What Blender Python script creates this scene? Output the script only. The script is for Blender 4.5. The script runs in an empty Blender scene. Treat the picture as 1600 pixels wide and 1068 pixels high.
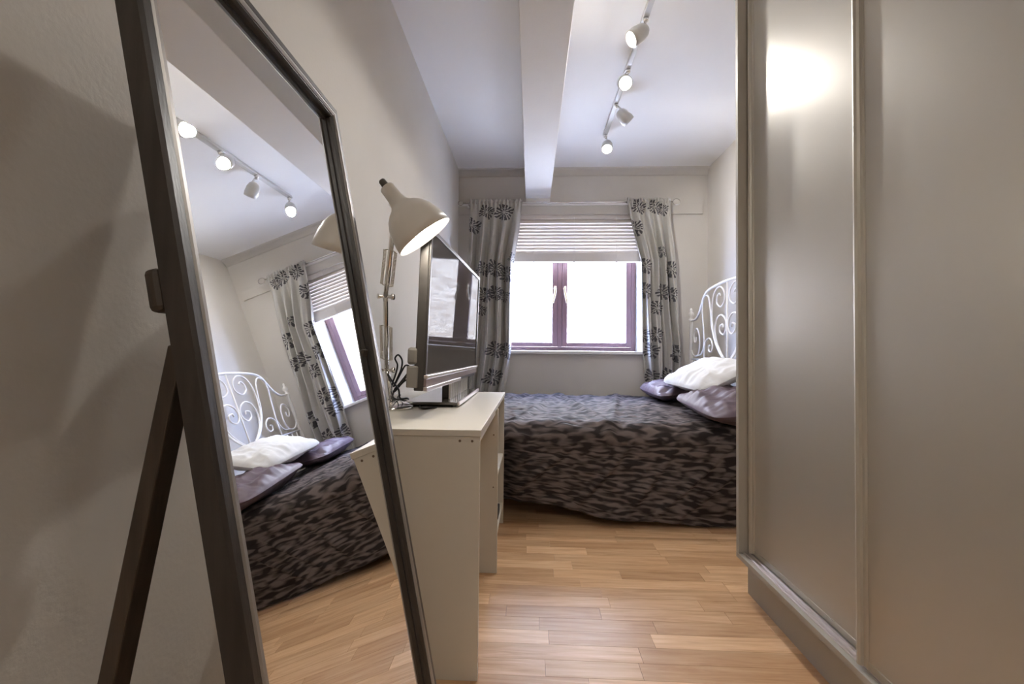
import bpy, bmesh, math, random
from mathutils import Vector, Matrix, noise

random.seed(7)
scene = bpy.context.scene
COL = scene.collection

# ------------------------------------------------------------------ camera
F_PX, YAW, PITCH, ROLL = 685.83, 0.0437, 0.0205, 0.0088
fw = Vector((-math.sin(YAW) * math.cos(PITCH), math.cos(YAW) * math.cos(PITCH), math.sin(PITCH)))
rt = Vector((math.cos(YAW), math.sin(YAW), 0))
up = rt.cross(fw)
r2 = rt * math.cos(ROLL) + up * math.sin(ROLL)
u2 = up * math.cos(ROLL) - rt * math.sin(ROLL)
cam_d = bpy.data.cameras.new('camera')
cam_d.sensor_fit = 'HORIZONTAL'
cam_d.sensor_width = 36.0
cam_d.lens = F_PX * 36.0 / 1600.0
cam_d.clip_start = 0.02
cam = bpy.data.objects.new('camera', cam_d)
COL.objects.link(cam)
cam.matrix_world = Matrix(((r2.x, u2.x, -fw.x, 0), (r2.y, u2.y, -fw.y, 0), (r2.z, u2.z, -fw.z, 1.0), (0, 0, 0, 1)))
scene.camera = cam

# ------------------------------------------------------------------ world, light levels, exposure
SKY_STRENGTH = 28.0
SPOT_W = (6.0, 27.0, 27.0, 26.0)
DESK_LAMP_W = 1.2
REAR_FILL = 33.0  # strength of the added fill lamp behind the viewer
w = bpy.data.worlds.new('overcast_sky')
scene.world = w
w.use_nodes = True
bg = w.node_tree.nodes['Background']
bg.inputs['Color'].default_value = (0.41, 0.55, 1.0, 1)
bg.inputs['Strength'].default_value = SKY_STRENGTH
scene.view_settings.view_transform = 'Standard'
scene.view_settings.look = 'None'
scene.view_settings.gamma = 1.0
scene.view_settings.use_curve_mapping = False
scene.view_settings.exposure = 1.0
scene.cycles.max_bounces = 16
scene.cycles.diffuse_bounces = 10

# room measures
L, R, H, D = -0.7414, 1.7241, 2.8152, 4.3688
FRONT = -2.3
OPX0, OPX1, OPZ0, OPZ1 = -0.50, 1.092, 1.005, 2.37      # window opening
RECESS = 0.27

pl = bpy.data.lights.new('window_portal', 'AREA')
pl.shape = 'RECTANGLE'; pl.size = OPX1 - OPX0; pl.size_y = OPZ1 - OPZ0
pl.cycles.is_portal = True
plo = bpy.data.objects.new('window_portal', pl)
COL.objects.link(plo)
plo.location = ((OPX0 + OPX1) / 2, D + RECESS + 0.2, (OPZ0 + OPZ1) / 2)
plo.rotation_euler = (math.radians(-90), 0, 0)

# ------------------------------------------------------------------ materials
MATS = {}

def nmat(name):
    m = bpy.data.materials.new(name)
    m.use_nodes = True
    MATS[name] = m
    nt = m.node_tree
    return m, nt, nt.nodes['Principled BSDF']

def N(nt, typ, **kw):
    n = nt.nodes.new(typ)
    for k, v in kw.items():
        setattr(n, k, v)
    return n

def mat(name, col, rough=0.5, metal=0.0, var=0.05, scale=6.0, bump=0.0, bscale=60.0, spec=None, stretch=(1, 1, 1), coat=0.0):
    """plain material with a procedural tone variation and fine relief"""
    m, nt, b = nmat(name)
    tc = N(nt, 'ShaderNodeTexCoord')
    mp = N(nt, 'ShaderNodeMapping')
    mp.inputs['Scale'].default_value = stretch
    nt.links.new(tc.outputs['Object'], mp.inputs['Vector'])
    nz = N(nt, 'ShaderNodeTexNoise')
    nz.inputs['Scale'].default_value = scale
    nz.inputs['Detail'].default_value = 4
    nt.links.new(mp.outputs['Vector'], nz.inputs['Vector'])
    rp = N(nt, 'ShaderNodeValToRGB')
    c = Vector(col)
    rp.color_ramp.elements[0].position = 0.3
    rp.color_ramp.elements[1].position = 0.7
    rp.color_ramp.elements[0].color = (*(c * (1 - var)), 1)
    rp.color_ramp.elements[1].color = (*[min(1, x) for x in c * (1 + var)], 1)
    nt.links.new(nz.outputs['Fac'], rp.inputs['Fac'])
    nt.links.new(rp.outputs['Color'], b.inputs['Base Color'])
    b.inputs['Roughness'].default_value = rough
    b.inputs['Metallic'].default_value = metal
    if spec is not None:
        b.inputs['Specular IOR Level'].default_value = spec
    if coat:
        b.inputs['Coat Weight'].default_value = coat
    if bump:
        n2 = N(nt, 'ShaderNodeTexNoise')
        n2.inputs['Scale'].default_value = bscale
        n2.inputs['Detail'].default_value = 3
        nt.links.new(mp.outputs['Vector'], n2.inputs['Vector'])
        bp = N(nt, 'ShaderNodeBump')
        bp.inputs['Strength'].default_value = bump
        bp.inputs['Distance'].default_value = 0.01
        nt.links.new(n2.outputs['Fac'], bp.inputs['Height'])
        nt.links.new(bp.outputs['Normal'], b.inputs['Normal'])
    return m

def emit(name, col, strength):
    m, nt, b = nmat(name)
    b.inputs['Base Color'].default_value = (0.9, 0.9, 0.9, 1)
    b.inputs['Emission Color'].default_value = (*col, 1)
    b.inputs['Emission Strength'].default_value = strength
    return m

mat('wall_paint', (0.615, 0.58, 0.525), 0.75, var=0.025, scale=2.5, bump=0.08, bscale=90)
mat('wall_paint_back', (0.61, 0.58, 0.535), 0.75, var=0.025, scale=2.5, bump=0.08, bscale=90)
mat('ceiling_paint', (0.86, 0.855, 0.85), 0.65, var=0.015, scale=2.0, bump=0.04, bscale=80)
mat('beam_paint', (0.74, 0.715, 0.68), 0.6, var=0.02, scale=3.0, bump=0.04, bscale=80)
mat('white_gloss_paint', (0.80, 0.78, 0.75), 0.35, var=0.02)
mat('window_plum', (0.17, 0.100, 0.112), 0.35, var=0.08, scale=20, stretch=(6, 6, 0.6))
mat('handle_gold', (0.78, 0.66, 0.45), 0.3, 0.7, var=0.05)
mat('blind_cream', (0.74, 0.70, 0.665), 0.5, var=0.02)
mat('cord_white', (0.8, 0.78, 0.74), 0.8, var=0.02)
mat('rod_steel', (0.72, 0.70, 0.67), 0.25, 0.9, var=0.03)
mat('wardrobe_lacquer', (0.475, 0.45, 0.40), 0.38, 0.35, var=0.012, scale=1.2, bump=0.02, bscale=300)
mat('wardrobe_trim', (0.46, 0.435, 0.38), 0.42, 0.3, var=0.02)
mat('wardrobe_carcass', (0.38, 0.355, 0.31), 0.6, 0.0, var=0.02)
mat('desk_laminate', (0.60, 0.567, 0.50), 0.42, var=0.015, scale=3)
mat('desk_edge', (0.72, 0.69, 0.63), 0.35, var=0.015)
mat('screw_brown', (0.16, 0.11, 0.07), 0.5, var=0.05)
mat('frame_espresso', (0.034, 0.029, 0.026), 0.36, var=0.25, scale=9, stretch=(8, 8, 0.6), bump=0.05, bscale=40)
mat('bead_glint', (0.34, 0.325, 0.31), 0.35, 0.4, var=0.1)  # pale tone stands in for a reflection along the mirror frame
mat('leg_espresso', (0.045, 0.033, 0.024), 0.5, var=0.3, scale=9, stretch=(10, 10, 0.5), bump=0.05)
mat('tv_grey', (0.055, 0.05, 0.045), 0.35, 0.2, var=0.04)
mat('tv_silver', (0.66, 0.60, 0.58), 0.28, 0.7, var=0.03)
mat('tv_module', (0.20, 0.185, 0.165), 0.45, var=0.05)
mat('tv_bar', (0.22, 0.17, 0.16), 0.35, 0.2, var=0.05)
mat('disc_case', (0.72, 0.69, 0.66), 0.25, var=0.1)
mat('cable_black', (0.012, 0.011, 0.010), 0.6, var=0.1)
mat('lamp_paint', (0.70, 0.67, 0.62), 0.32, var=0.02)
mat('chrome', (0.80, 0.78, 0.75), 0.12, 1.0, var=0.02)
mat('lamp_spring', (0.62, 0.56, 0.45), 0.3, 0.8, var=0.05)
mat('rubber_dark', (0.10, 0.095, 0.085), 0.6, var=0.05)
mat('spot_paint', (0.62, 0.62, 0.61), 0.35, 0.2, var=0.02)
mat('headboard_white', (0.80, 0.775, 0.73), 0.4, var=0.02)
mat('bed_base_shade', (0.018, 0.017, 0.017), 0.8, var=0.1)  # near-black to imitate the shade under the bed
mat('black_plastic', (0.02, 0.02, 0.02), 0.4, var=0.1)
mat('adapter_white', (0.72, 0.69, 0.64), 0.4, var=0.03)
emit('bulb_glow', (1.0, 0.95, 0.88), 22.0)
emit('desk_bulb_glow', (1.0, 0.94, 0.85), 30.0)

def mat_mirror():
    m, nt, b = nmat('mirror_glass')
    b.inputs['Base Color'].default_value = (0.90, 0.905, 0.90, 1)
    b.inputs['Metallic'].default_value = 1.0
    tc = N(nt, 'ShaderNodeTexCoord')
    nz = N(nt, 'ShaderNodeTexNoise'); nz.inputs['Scale'].default_value = 5
    nz.inputs['Detail'].default_value = 6
    nt.links.new(tc.outputs['Object'], nz.inputs['Vector'])
    mr = N(nt, 'ShaderNodeMapRange')
    mr.inputs['From Min'].default_value = 0.62; mr.inputs['From Max'].default_value = 0.8
    mr.inputs['To Min'].default_value = 0.0; mr.inputs['To Max'].default_value = 0.03
    nt.links.new(nz.outputs['Fac'], mr.inputs['Value'])
    nt.links.new(mr.outputs['Result'], b.inputs['Roughness'])
mat_mirror()

def mat_screen():
    m, nt, b = nmat('tv_screen')
    tc = N(nt, 'ShaderNodeTexCoord')
    nz = N(nt, 'ShaderNodeTexNoise'); nz.inputs['Scale'].default_value = 3
    nt.links.new(tc.outputs['Object'], nz.inputs['Vector'])
    rp = N(nt, 'ShaderNodeValToRGB')
    rp.color_ramp.elements[0].color = (0.070, 0.064, 0.058, 1)
    rp.color_ramp.elements[1].color = (0.082, 0.075, 0.068, 1)
    nt.links.new(nz.outputs['Fac'], rp.inputs['Fac'])
    nt.links.new(rp.outputs['Color'], b.inputs['Base Color'])
    b.inputs['Roughness'].default_value = 0.5
    b.inputs['Specular IOR Level'].default_value = 0.0
    gl = N(nt, 'ShaderNodeBsdfGlossy'); gl.inputs['Roughness'].default_value = 0.012
    gl.inputs['Color'].default_value = (1, 1, 1, 1)
    mx = N(nt, 'ShaderNodeMixShader'); mx.inputs['Fac'].default_value = 0.068
    nt.links.new(b.outputs[0], mx.inputs[1]); nt.links.new(gl.outputs[0], mx.inputs[2])
    nt.links.new(mx.outputs[0], nt.nodes['Material Output'].inputs['Surface'])
mat_screen()

def mat_pane():
    m, nt, b = nmat('window_pane')
    nt.nodes.remove(b)
    out = nt.nodes['Material Output']
    tr = N(nt, 'ShaderNodeBsdfTransparent')
    gl = N(nt, 'ShaderNodeBsdfGlossy'); gl.inputs['Roughness'].default_value = 0.01
    fr = N(nt, 'ShaderNodeFresnel'); fr.inputs['IOR'].default_value = 1.45
    mx = N(nt, 'ShaderNodeMixShader')
    gm = N(nt, 'ShaderNodeNewGeometry')
    inv = N(nt, 'ShaderNodeMath', operation='SUBTRACT'); inv.inputs[0].default_value = 1.0
    nt.links.new(gm.outputs['Backfacing'], inv.inputs[1])
    ml = N(nt, 'ShaderNodeMath', operation='MULTIPLY')
    nt.links.new(fr.outputs['Fac'], ml.inputs[0]); nt.links.new(inv.outputs[0], ml.inputs[1])
    nt.links.new(ml.outputs[0], mx.inputs['Fac'])
    nt.links.new(tr.outputs['BSDF'], mx.inputs[1]); nt.links.new(gl.outputs['BSDF'], mx.inputs[2])
    nt.links.new(mx.outputs['Shader'], out.inputs['Surface'])
mat_pane()

def mat_stand_glass():
    m, nt, b = nmat('stand_glass')
    tc = N(nt, 'ShaderNodeTexCoord'); nz = N(nt, 'ShaderNodeTexNoise')
    nt.links.new(tc.outputs['Object'], nz.inputs['Vector'])
    rp = N(nt, 'ShaderNodeValToRGB')
    rp.color_ramp.elements[0].color = (0.10, 0.095, 0.08, 1)
    rp.color_ramp.elements[1].color = (0.13, 0.115, 0.10, 1)
    nt.links.new(nz.outputs['Fac'], rp.inputs['Fac'])
    nt.links.new(rp.outputs['Color'], b.inputs['Base Color'])
    b.inputs['Roughness'].default_value = 0.06
    b.inputs['Coat Weight'].default_value = 0.5
mat_stand_glass()

def mat_wood(name, island):
    m, nt, b = nmat(name)
    geo = N(nt, 'ShaderNodeNewGeometry')
    if island:
        rnd = geo.outputs['Random Per Island']
    else:
        oi = N(nt, 'ShaderNodeObjectInfo'); rnd = oi.outputs['Random']
    # grain runs along x in world space, shifted per strip
    cmb = N(nt, 'ShaderNodeCombineXYZ')
    mul = N(nt, 'ShaderNodeMath', operation='MULTIPLY'); mul.inputs[1].default_value = 37.0
    nt.links.new(rnd, mul.inputs[0])
    nt.links.new(mul.outputs[0], cmb.inputs['X']); nt.links.new(mul.outputs[0], cmb.inputs['Z'])
    add = N(nt, 'ShaderNodeVectorMath', operation='ADD')
    nt.links.new(geo.outputs['Position'], add.inputs[0]); nt.links.new(cmb.outputs[0], add.inputs[1])
    mp = N(nt, 'ShaderNodeMapping'); mp.inputs['Scale'].default_value = (1.6, 22, 1)
    nt.links.new(add.outputs[0], mp.inputs['Vector'])
    nz = N(nt, 'ShaderNodeTexNoise'); nz.inputs['Scale'].default_value = 2.2
    nz.inputs['Detail'].default_value = 7; nz.inputs['Roughness'].default_value = 0.62
    nz.inputs['Distortion'].default_value = 0.6
    nt.links.new(mp.outputs[0], nz.inputs['Vector'])
    grain = N(nt, 'ShaderNodeValToRGB')
    e = grain.color_ramp.elements
    e[0].position = 0.30; e[0].color = (0.47, 0.27, 0.14, 1)
    e[1].position = 0.72; e[1].color = (0.70, 0.49, 0.31, 1)
    x = e.new(0.5); x.color = (0.60, 0.385, 0.22, 1)
    nt.links.new(nz.outputs['Fac'], grain.inputs['Fac'])
    tone = N(nt, 'ShaderNodeValToRGB')
    e = tone.color_ramp.elements
    e[0].position = 0.0; e[0].color = (0.84, 0.76, 0.68, 1)
    e[1].position = 1.0; e[1].color = (1.26, 1.28, 1.28, 1)
    x = e.new(0.35); x.color = (0.97, 0.94, 0.90, 1)
    x = e.new(0.7); x.color = (1.10, 1.08, 1.05, 1)
    nt.links.new(rnd, tone.inputs['Fac'])
    mx = N(nt, 'ShaderNodeMix', data_type='RGBA', blend_type='MULTIPLY')
    mx.inputs['Factor'].default_value = 1.0
    nt.links.new(grain.outputs['Color'], mx.inputs[6]); nt.links.new(tone.outputs['Color'], mx.inputs[7])
    nt.links.new(mx.outputs[2], b.inputs['Base Color'])
    b.inputs['Roughness'].default_value = 0.36
    bp = N(nt, 'ShaderNodeBump'); bp.inputs['Strength'].default_value = 0.05
    nt.links.new(nz.outputs['Fac'], bp.inputs['Height'])
    nt.links.new(bp.outputs['Normal'], b.inputs['Normal'])
mat_wood('laminate_strip', False)
mat_wood('laminate_rest', True)
mat('floor_joint', (0.36, 0.21, 0.11), 0.7, var=0.1)

def mat_brick(name, island):
    m, nt, b = nmat(name)
    geo = N(nt, 'ShaderNodeNewGeometry')
    if island:
        rnd = geo.outputs['Random Per Island']
    else:
        oi = N(nt, 'ShaderNodeObjectInfo'); rnd = oi.outputs['Random']
    rp = N(nt, 'ShaderNodeValToRGB')
    rp.color_ramp.elements[0].color = (0.40, 0.285, 0.165, 1)
    rp.color_ramp.elements[1].color = (0.58, 0.45, 0.28, 1)
    nt.links.new(rnd, rp.inputs['Fac'])
    nt.links.new(rp.outputs['Color'], b.inputs['Base Color'])
    b.inputs['Roughness'].default_value = 0.9
mat_brick('brick_buff', False)
mat_brick('brick_buff_rest', True)
mat('mortar', (0.88, 0.74, 0.52), 0.9, var=0.05)
mat('yard_paving', (0.82, 0.72, 0.55), 0.9, var=0.1)

def mat_satin(name, c0, c1, streak):
    m, nt, b = nmat(name)
    uv = N(nt, 'ShaderNodeUVMap')
    if streak:
        mp = N(nt, 'ShaderNodeMapping')
        mp.inputs['Rotation'].default_value = (0, 0, math.radians(-9))
        mp.inputs['Scale'].default_value = (13.0, 31, 1)
        nt.links.new(uv.outputs[0], mp.inputs['Vector'])
        nz = N(nt, 'ShaderNodeTexNoise'); nz.inputs['Scale'].default_value = 1.0
        nz.inputs['Detail'].default_value = 0.6; nz.inputs['Roughness'].default_value = 0.4
        nz.inputs['Distortion'].default_value = 0.5
        nt.links.new(mp.outputs[0], nz.inputs['Vector'])
        rp = N(nt, 'ShaderNodeValToRGB')
        rp.color_ramp.elements[0].position = 0.40; rp.color_ramp.elements[0].color = (*c0, 1)
        rp.color_ramp.elements[1].position = 0.64; rp.color_ramp.elements[1].color = (*c1, 1)
        h = nz.outputs['Fac']
    else:
        nz = N(nt, 'ShaderNodeTexNoise'); nz.inputs['Scale'].default_value = 9
        nt.links.new(uv.outputs[0], nz.inputs['Vector'])
        rp = N(nt, 'ShaderNodeValToRGB')
        rp.color_ramp.elements[0].color = (*c0, 1); rp.color_ramp.elements[1].color = (*c1, 1)
        h = nz.outputs['Fac']
    nt.links.new(h, rp.inputs['Fac'])
    nt.links.new(rp.outputs['Color'], b.inputs['Base Color'])
    b.inputs['Roughness'].default_value = 0.58 if streak else 0.42
    b.inputs['Specular IOR Level'].default_value = 0.06 if streak else 0.16
    b.inputs['Sheen Weight'].default_value = 0.0
    b.inputs['Sheen Roughness'].default_value = 0.4
    bp = N(nt, 'ShaderNodeBump'); bp.inputs['Strength'].default_value = 0.4 if streak else 0.2
    bp.inputs['Distance'].default_value = 0.012
    nt.links.new(h, bp.inputs['Height'])
    nt.links.new(bp.outputs['Normal'], b.inputs['Normal'])
mat_satin('duvet_satin', (0.034, 0.028, 0.028), (0.165, 0.136, 0.130), True)
mat_satin('pillow_satin', (0.115, 0.085, 0.105), (0.165, 0.125, 0.15), False)
mat_satin('pillow_white', (0.66, 0.655, 0.65), (0.72, 0.715, 0.71), False)
MATS['pillow_white'].node_tree.nodes['Principled BSDF'].inputs['Roughness'].default_value = 0.8

# printed chrysanthemum: a node group giving 1 inside the petal strokes of one bloom
def flower_group():
    g = bpy.data.node_groups.new('printed_bloom', 'ShaderNodeTree')
    g.interface.new_socket('Vector', in_out='INPUT', socket_type='NodeSocketVector')
    g.interface.new_socket('Centre', in_out='INPUT', socket_type='NodeSocketVector')
    g.interface.new_socket('Radius', in_out='INPUT', socket_type='NodeSocketFloat')
    g.interface.new_socket('Mask', in_out='OUTPUT', socket_type='NodeSocketFloat')
    gi = g.nodes.new('NodeGroupInput'); go = g.nodes.new('NodeGroupOutput')
    lk = g.links.new
    def M(op, a, b_=None, c=None):
        n = g.nodes.new('ShaderNodeMath'); n.operation = op
        for i, v in enumerate((a, b_, c)):
            if v is None:
                continue
            if isinstance(v, (int, float)):
                n.inputs[i].default_value = v
            else:
                lk(v, n.inputs[i])
        return n.outputs[0]
    sub = g.nodes.new('ShaderNodeVectorMath'); sub.operation = 'SUBTRACT'
    lk(gi.outputs['Vector'], sub.inputs[0]); lk(gi.outputs['Centre'], sub.inputs[1])
    sp = g.nodes.new('ShaderNodeSeparateXYZ'); lk(sub.outputs[0], sp.inputs[0])
    ln = g.nodes.new('ShaderNodeVectorMath'); ln.operation = 'LENGTH'; lk(sub.outputs[0], ln.inputs[0])
    r = M('DIVIDE', ln.outputs['Value'], gi.outputs['Radius'])
    ang = M('ARCTAN2', sp.outputs['Y'], sp.outputs['X'])
    def ring(nn, twist, r0, r1, width, wob):
        s = M('SINE', M('ADD', M('MULTIPLY', ang, nn), M('MULTIPLY', r, twist)))
        on = M('GREATER_THAN', s, width)
        lim = M('ADD', r1, M('MULTIPLY', M('SINE', M('MULTIPLY', ang, wob)), 0.13))
        inside = M('LESS_THAN', r, lim)
        out = M('GREATER_THAN', r, r0)
        return M('MULTIPLY', M('MULTIPLY', on, inside), out)
    a = ring(15, 2.2, 0.50, 0.90, -0.20, 4)
    b_ = ring(9, -3.0, 0.14, 0.54, -0.05, 3)
    lk(M('MAXIMUM', a, b_), go.inputs['Mask'])
    return g
BLOOM = flower_group()

def mat_curtain(name, blooms):
    m, nt, b = nmat(name)
    uv = N(nt, 'ShaderNodeUVMap')
    dn = N(nt, 'ShaderNodeTexNoise'); dn.inputs['Scale'].default_value = 22
    nt.links.new(uv.outputs[0], dn.inputs['Vector'])
    dsub = N(nt, 'ShaderNodeVectorMath', operation='SUBTRACT'); dsub.inputs[1].default_value = (0.5, 0.5, 0.5)
    nt.links.new(dn.outputs['Color'], dsub.inputs[0])
    dsc = N(nt, 'ShaderNodeVectorMath', operation='SCALE'); dsc.inputs['Scale'].default_value = 0.03
    nt.links.new(dsub.outputs[0], dsc.inputs[0])
    dad = N(nt, 'ShaderNodeVectorMath', operation='ADD')
    nt.links.new(uv.outputs[0], dad.inputs[0]); nt.links.new(dsc.outputs[0], dad.inputs[1])
    flat = N(nt, 'ShaderNodeVectorMath', operation='MULTIPLY'); flat.inputs[1].default_value = (1, 1, 0)
    nt.links.new(dad.outputs[0], flat.inputs[0])
    prev = None
    for (cx, cy, rad) in blooms:
        gnode = N(nt, 'ShaderNodeGroup'); gnode.node_tree = BLOOM
        nt.links.new(flat.outputs[0], gnode.inputs['Vector'])
        gnode.inputs['Centre'].default_value = (cx, cy, 0); gnode.inputs['Radius'].default_value = rad
        if prev is None:
            prev = gnode.outputs[0]
        else:
            mx = N(nt, 'ShaderNodeMath', operation='MAXIMUM')
            nt.links.new(prev, mx.inputs[0]); nt.links.new(gnode.outputs[0], mx.inputs[1]); prev = mx.outputs[0]
    mix = N(nt, 'ShaderNodeMix', data_type='RGBA')
    nz = N(nt, 'ShaderNodeTexNoise'); nz.inputs['Scale'].default_value = 40
    nt.links.new(uv.outputs[0], nz.inputs['Vector'])
    rp = N(nt, 'ShaderNodeValToRGB')
    rp.color_ramp.elements[0].color = (0.43, 0.415, 0.38, 1)
    rp.color_ramp.elements[1].color = (0.50, 0.48, 0.44, 1)
    nt.links.new(nz.outputs['Fac'], rp.inputs['Fac'])
    nt.links.new(prev, mix.inputs['Factor'])
    nt.links.new(rp.outputs['Color'], mix.inputs[6])
    mix.inputs[7].default_value = (0.045, 0.04, 0.045, 1)
    nt.links.new(mix.outputs[2], b.inputs['Base Color'])
    b.inputs['Roughness'].default_value = 0.45
    b.inputs['Sheen Weight'].default_value = 0.2

# ------------------------------------------------------------------ mesh helpers
ORG = {}

class MB:
    def __init__(self):
        self.v = []; self.f = []; self.uv = {}; self.smooth = []
    def box(self, x0, x1, y0, y1, z0, z1):
        i = len(self.v)
        self.v += [(x, y, z) for z in (z0, z1) for y in (y0, y1) for x in (x0, x1)]
        for q in ((0, 2, 3, 1), (4, 5, 7, 6), (0, 1, 5, 4), (2, 6, 7, 3), (0, 4, 6, 2), (1, 3, 7, 5)):
            self.f.append(tuple(i + k for k in q)); self.smooth.append(False)
        return self
    def obox(self, o, a, b, c, a0, a1, b0, b1, c0, c1):
        """box in the frame (a,b,c) at origin o"""
        i = len(self.v)
        o, a, b, c = Vector(o), Vector(a), Vector(b), Vector(c)
        self.v += [tuple(o + a * x + b * y + c * z) for z in (c0, c1) for y in (b0, b1) for x in (a0, a1)]
        flip = a.cross(b).dot(c) < 0
        for q in ((0, 2, 3, 1), (4, 5, 7, 6), (0, 1, 5, 4), (2, 6, 7, 3), (0, 4, 6, 2), (1, 3, 7, 5)):
            q = tuple(i + k for k in q)
            self.f.append(q[::-1] if flip else q); self.smooth.append(False)
        return self
    def tube(self, pts, r, n=8, closed=False, cap=True):
        pts = [Vector(p) for p in pts]
        rr = r if isinstance(r, (list, tuple)) else [r] * len(pts)
        i0 = len(self.v)
        prevn = None
        for k, p in enumerate(pts):
            a = pts[max(0, k - 1)]; b = pts[min(len(pts) - 1, k + 1)]
            if closed:
                a = pts[(k - 1) % len(pts)]; b = pts[(k + 1) % len(pts)]
            t = (b - a)
            t = t.normalized() if t.length > 1e-9 else Vector((0, 0, 1))
            if prevn is None:
                ref = Vector((0, 0, 1)) if abs(t.z) < 0.9 else Vector((1, 0, 0))
                nn = t.cross(ref).normalized()
            else:
                nn = (prevn - t * prevn.dot(t))
                nn = nn.normalized() if nn.length > 1e-6 else t.orthogonal().normalized()
            prevn = nn
            bn = t.cross(nn)
            for j in range(n):
                an = 2 * math.pi * j / n
                self.v.append(tuple(p + (nn * math.cos(an) + bn * math.sin(an)) * rr[k]))
        m = len(pts)
        for k in range(m if closed else m - 1):
            for j in range(n):
                a = i0 + k * n + j; b = i0 + k * n + (j + 1) % n
                c = i0 + ((k + 1) % m) * n + (j + 1) % n; d = i0 + ((k + 1) % m) * n + j
                self.f.append((a, b, c, d)); self.smooth.append(True)
        if cap and not closed:
            self.f.append(tuple(i0 + j for j in reversed(range(n)))); self.smooth.append(False)
            self.f.append(tuple(i0 + (m - 1) * n + j for j in range(n))); self.smooth.append(False)
        return self
    def lathe(self, o, axis, prof, n=24, cap0=True, cap1=True):
        """prof: list of (distance along the axis, radius)"""
        o = Vector(o); ax = Vector(axis).normalized()
        a = ax.orthogonal().normalized(); b = ax.cross(a)
        i0 = len(self.v)
        for (h, r) in prof:
            for j in range(n):
                an = 2 * math.pi * j / n
                self.v.append(tuple(o + ax * h + (a * math.cos(an) + b * math.sin(an)) * max(r, 1e-5)))
        for k in range(len(prof) - 1):
            for j in range(n):
                q = (i0 + k * n + j, i0 + k * n + (j + 1) % n, i0 + (k + 1) * n + (j + 1) % n, i0 + (k + 1) * n + j)
                self.f.append(q); self.smooth.append(True)
        if cap0:
            self.f.append(tuple(i0 + j for j in reversed(range(n)))); self.smooth.append(False)
        if cap1:
            self.f.append(tuple(i0 + (len(prof) - 1) * n + j for j in range(n))); self.smooth.append(False)
        return self
    def grid(self, nu, nv, fn, uvfn=None):
        i0 = len(self.v)
        for j in range(nv + 1):
            for i in range(nu + 1):
                self.v.append(tuple(fn(i / nu, j / nv)))
                if uvfn:
                    self.uv[len(self.v) - 1] = uvfn(i / nu, j / nv)
        for j in range(nv):
            for i in range(nu):
                a = i0 + j * (nu + 1) + i
                self.f.append((a, a + 1, a + nu + 2, a + nu + 1)); self.smooth.append(True)
        return self
    def build(self, name, material, parent=None, bevel=0.0, origin=None):
        org = ORG[parent.name] if parent is not None else Vector(origin or (0, 0, 0))
        me = bpy.data.meshes.new(name)
        me.from_pydata([(x - org.x, y - org.y, z - org.z) for x, y, z in self.v], [], self.f)
        me.polygons.foreach_set('use_smooth', self.smooth)
        if self.uv:
            ul = me.uv_layers.new(name='UVMap')
            for lp in me.loops:
                ul.data[lp.index].uv = self.uv.get(lp.vertex_index, (0, 0))
        me.materials.append(MATS[material])
        me.update()
        o = bpy.data.objects.new(name, me)
        COL.objects.link(o)
        if parent is not None:
            o.parent = parent
        else:
            o.location = org
        ORG[o.name] = org
        if bevel:
            md = o.modifiers.new('bevel', 'BEVEL'); md.width = bevel; md.segments = 2
            md.limit_method = 'ANGLE'
        return o

def tag(o, label, cat=None, group=None, kind=None):
    o['label'] = label
    if cat: o['category'] = cat
    if group: o['group'] = group
    if kind: o['kind'] = kind
    return o

def thing(name, loc, label, cat, group=None, kind=None):
    o = bpy.data.objects.new(name, None)
    o.empty_display_size = 0.05
    COL.objects.link(o)
    o.location = loc
    ORG[o.name] = Vector(loc)
    return tag(o, label, cat, group, kind)

def catmull(pts, sub=6):
    pts = [Vector(p) for p in pts]
    out = []
    for i in range(len(pts) - 1):
        p0 = pts[max(0, i - 1)]; p1 = pts[i]; p2 = pts[i + 1]; p3 = pts[min(len(pts) - 1, i + 2)]
        for s in range(sub):
            t = s / sub
            out.append(0.5 * ((2 * p1) + (p2 - p0) * t + (2 * p0 - 5 * p1 + 4 * p2 - p3) * t * t + (-p0 + 3 * p1 - 3 * p2 + p3) * t ** 3))
    out.append(pts[-1])
    return out

def sstep(a, b, x):
    t = max(0.0, min(1.0, (x - a) / (b - a)))
    return t * t * (3 - 2 * t)

# ------------------------------------------------------------------ room shell
S = 'structure'
tag(MB().box(L - 0.12, L, FRONT - 0.12, D + 0.4, -0.05, H + 0.05).build('wall_left', 'wall_paint'), 'plain beige painted wall behind the standing mirror and desk', 'wall', kind=S)
tag(MB().box(R, R + 0.12, FRONT - 0.12, D + 0.4, -0.05, H + 0.05).build('wall_right', 'wall_paint'), 'plain beige painted wall behind the white headboard', 'wall', kind=S)
tag(MB().box(L, R, FRONT - 0.12, FRONT, -0.05, H + 0.05).build('wall_front', 'wall_paint'), 'plain beige wall behind the viewer', 'wall', kind=S)
wb = MB()
WY1 = D + RECESS + 0.12
wb.box(L, OPX0, D, WY1, -0.05, H + 0.05)
wb.box(OPX1, R, D, WY1, -0.05, H + 0.05)
wb.box(OPX0, OPX1, D, WY1, -0.05, OPZ0 - 0.03)
wb.box(OPX0, OPX1, D, WY1, OPZ1, H + 0.05)
tag(wb.build('wall_back', 'wall_paint_back'), 'beige end wall with the recessed window', 'wall', kind=S)
tag(MB().box(L, R, FRONT, D, H, H + 0.1).build('ceiling', 'ceiling_paint'), 'white painted ceiling with a boxed beam', 'ceiling', kind=S)

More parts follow.
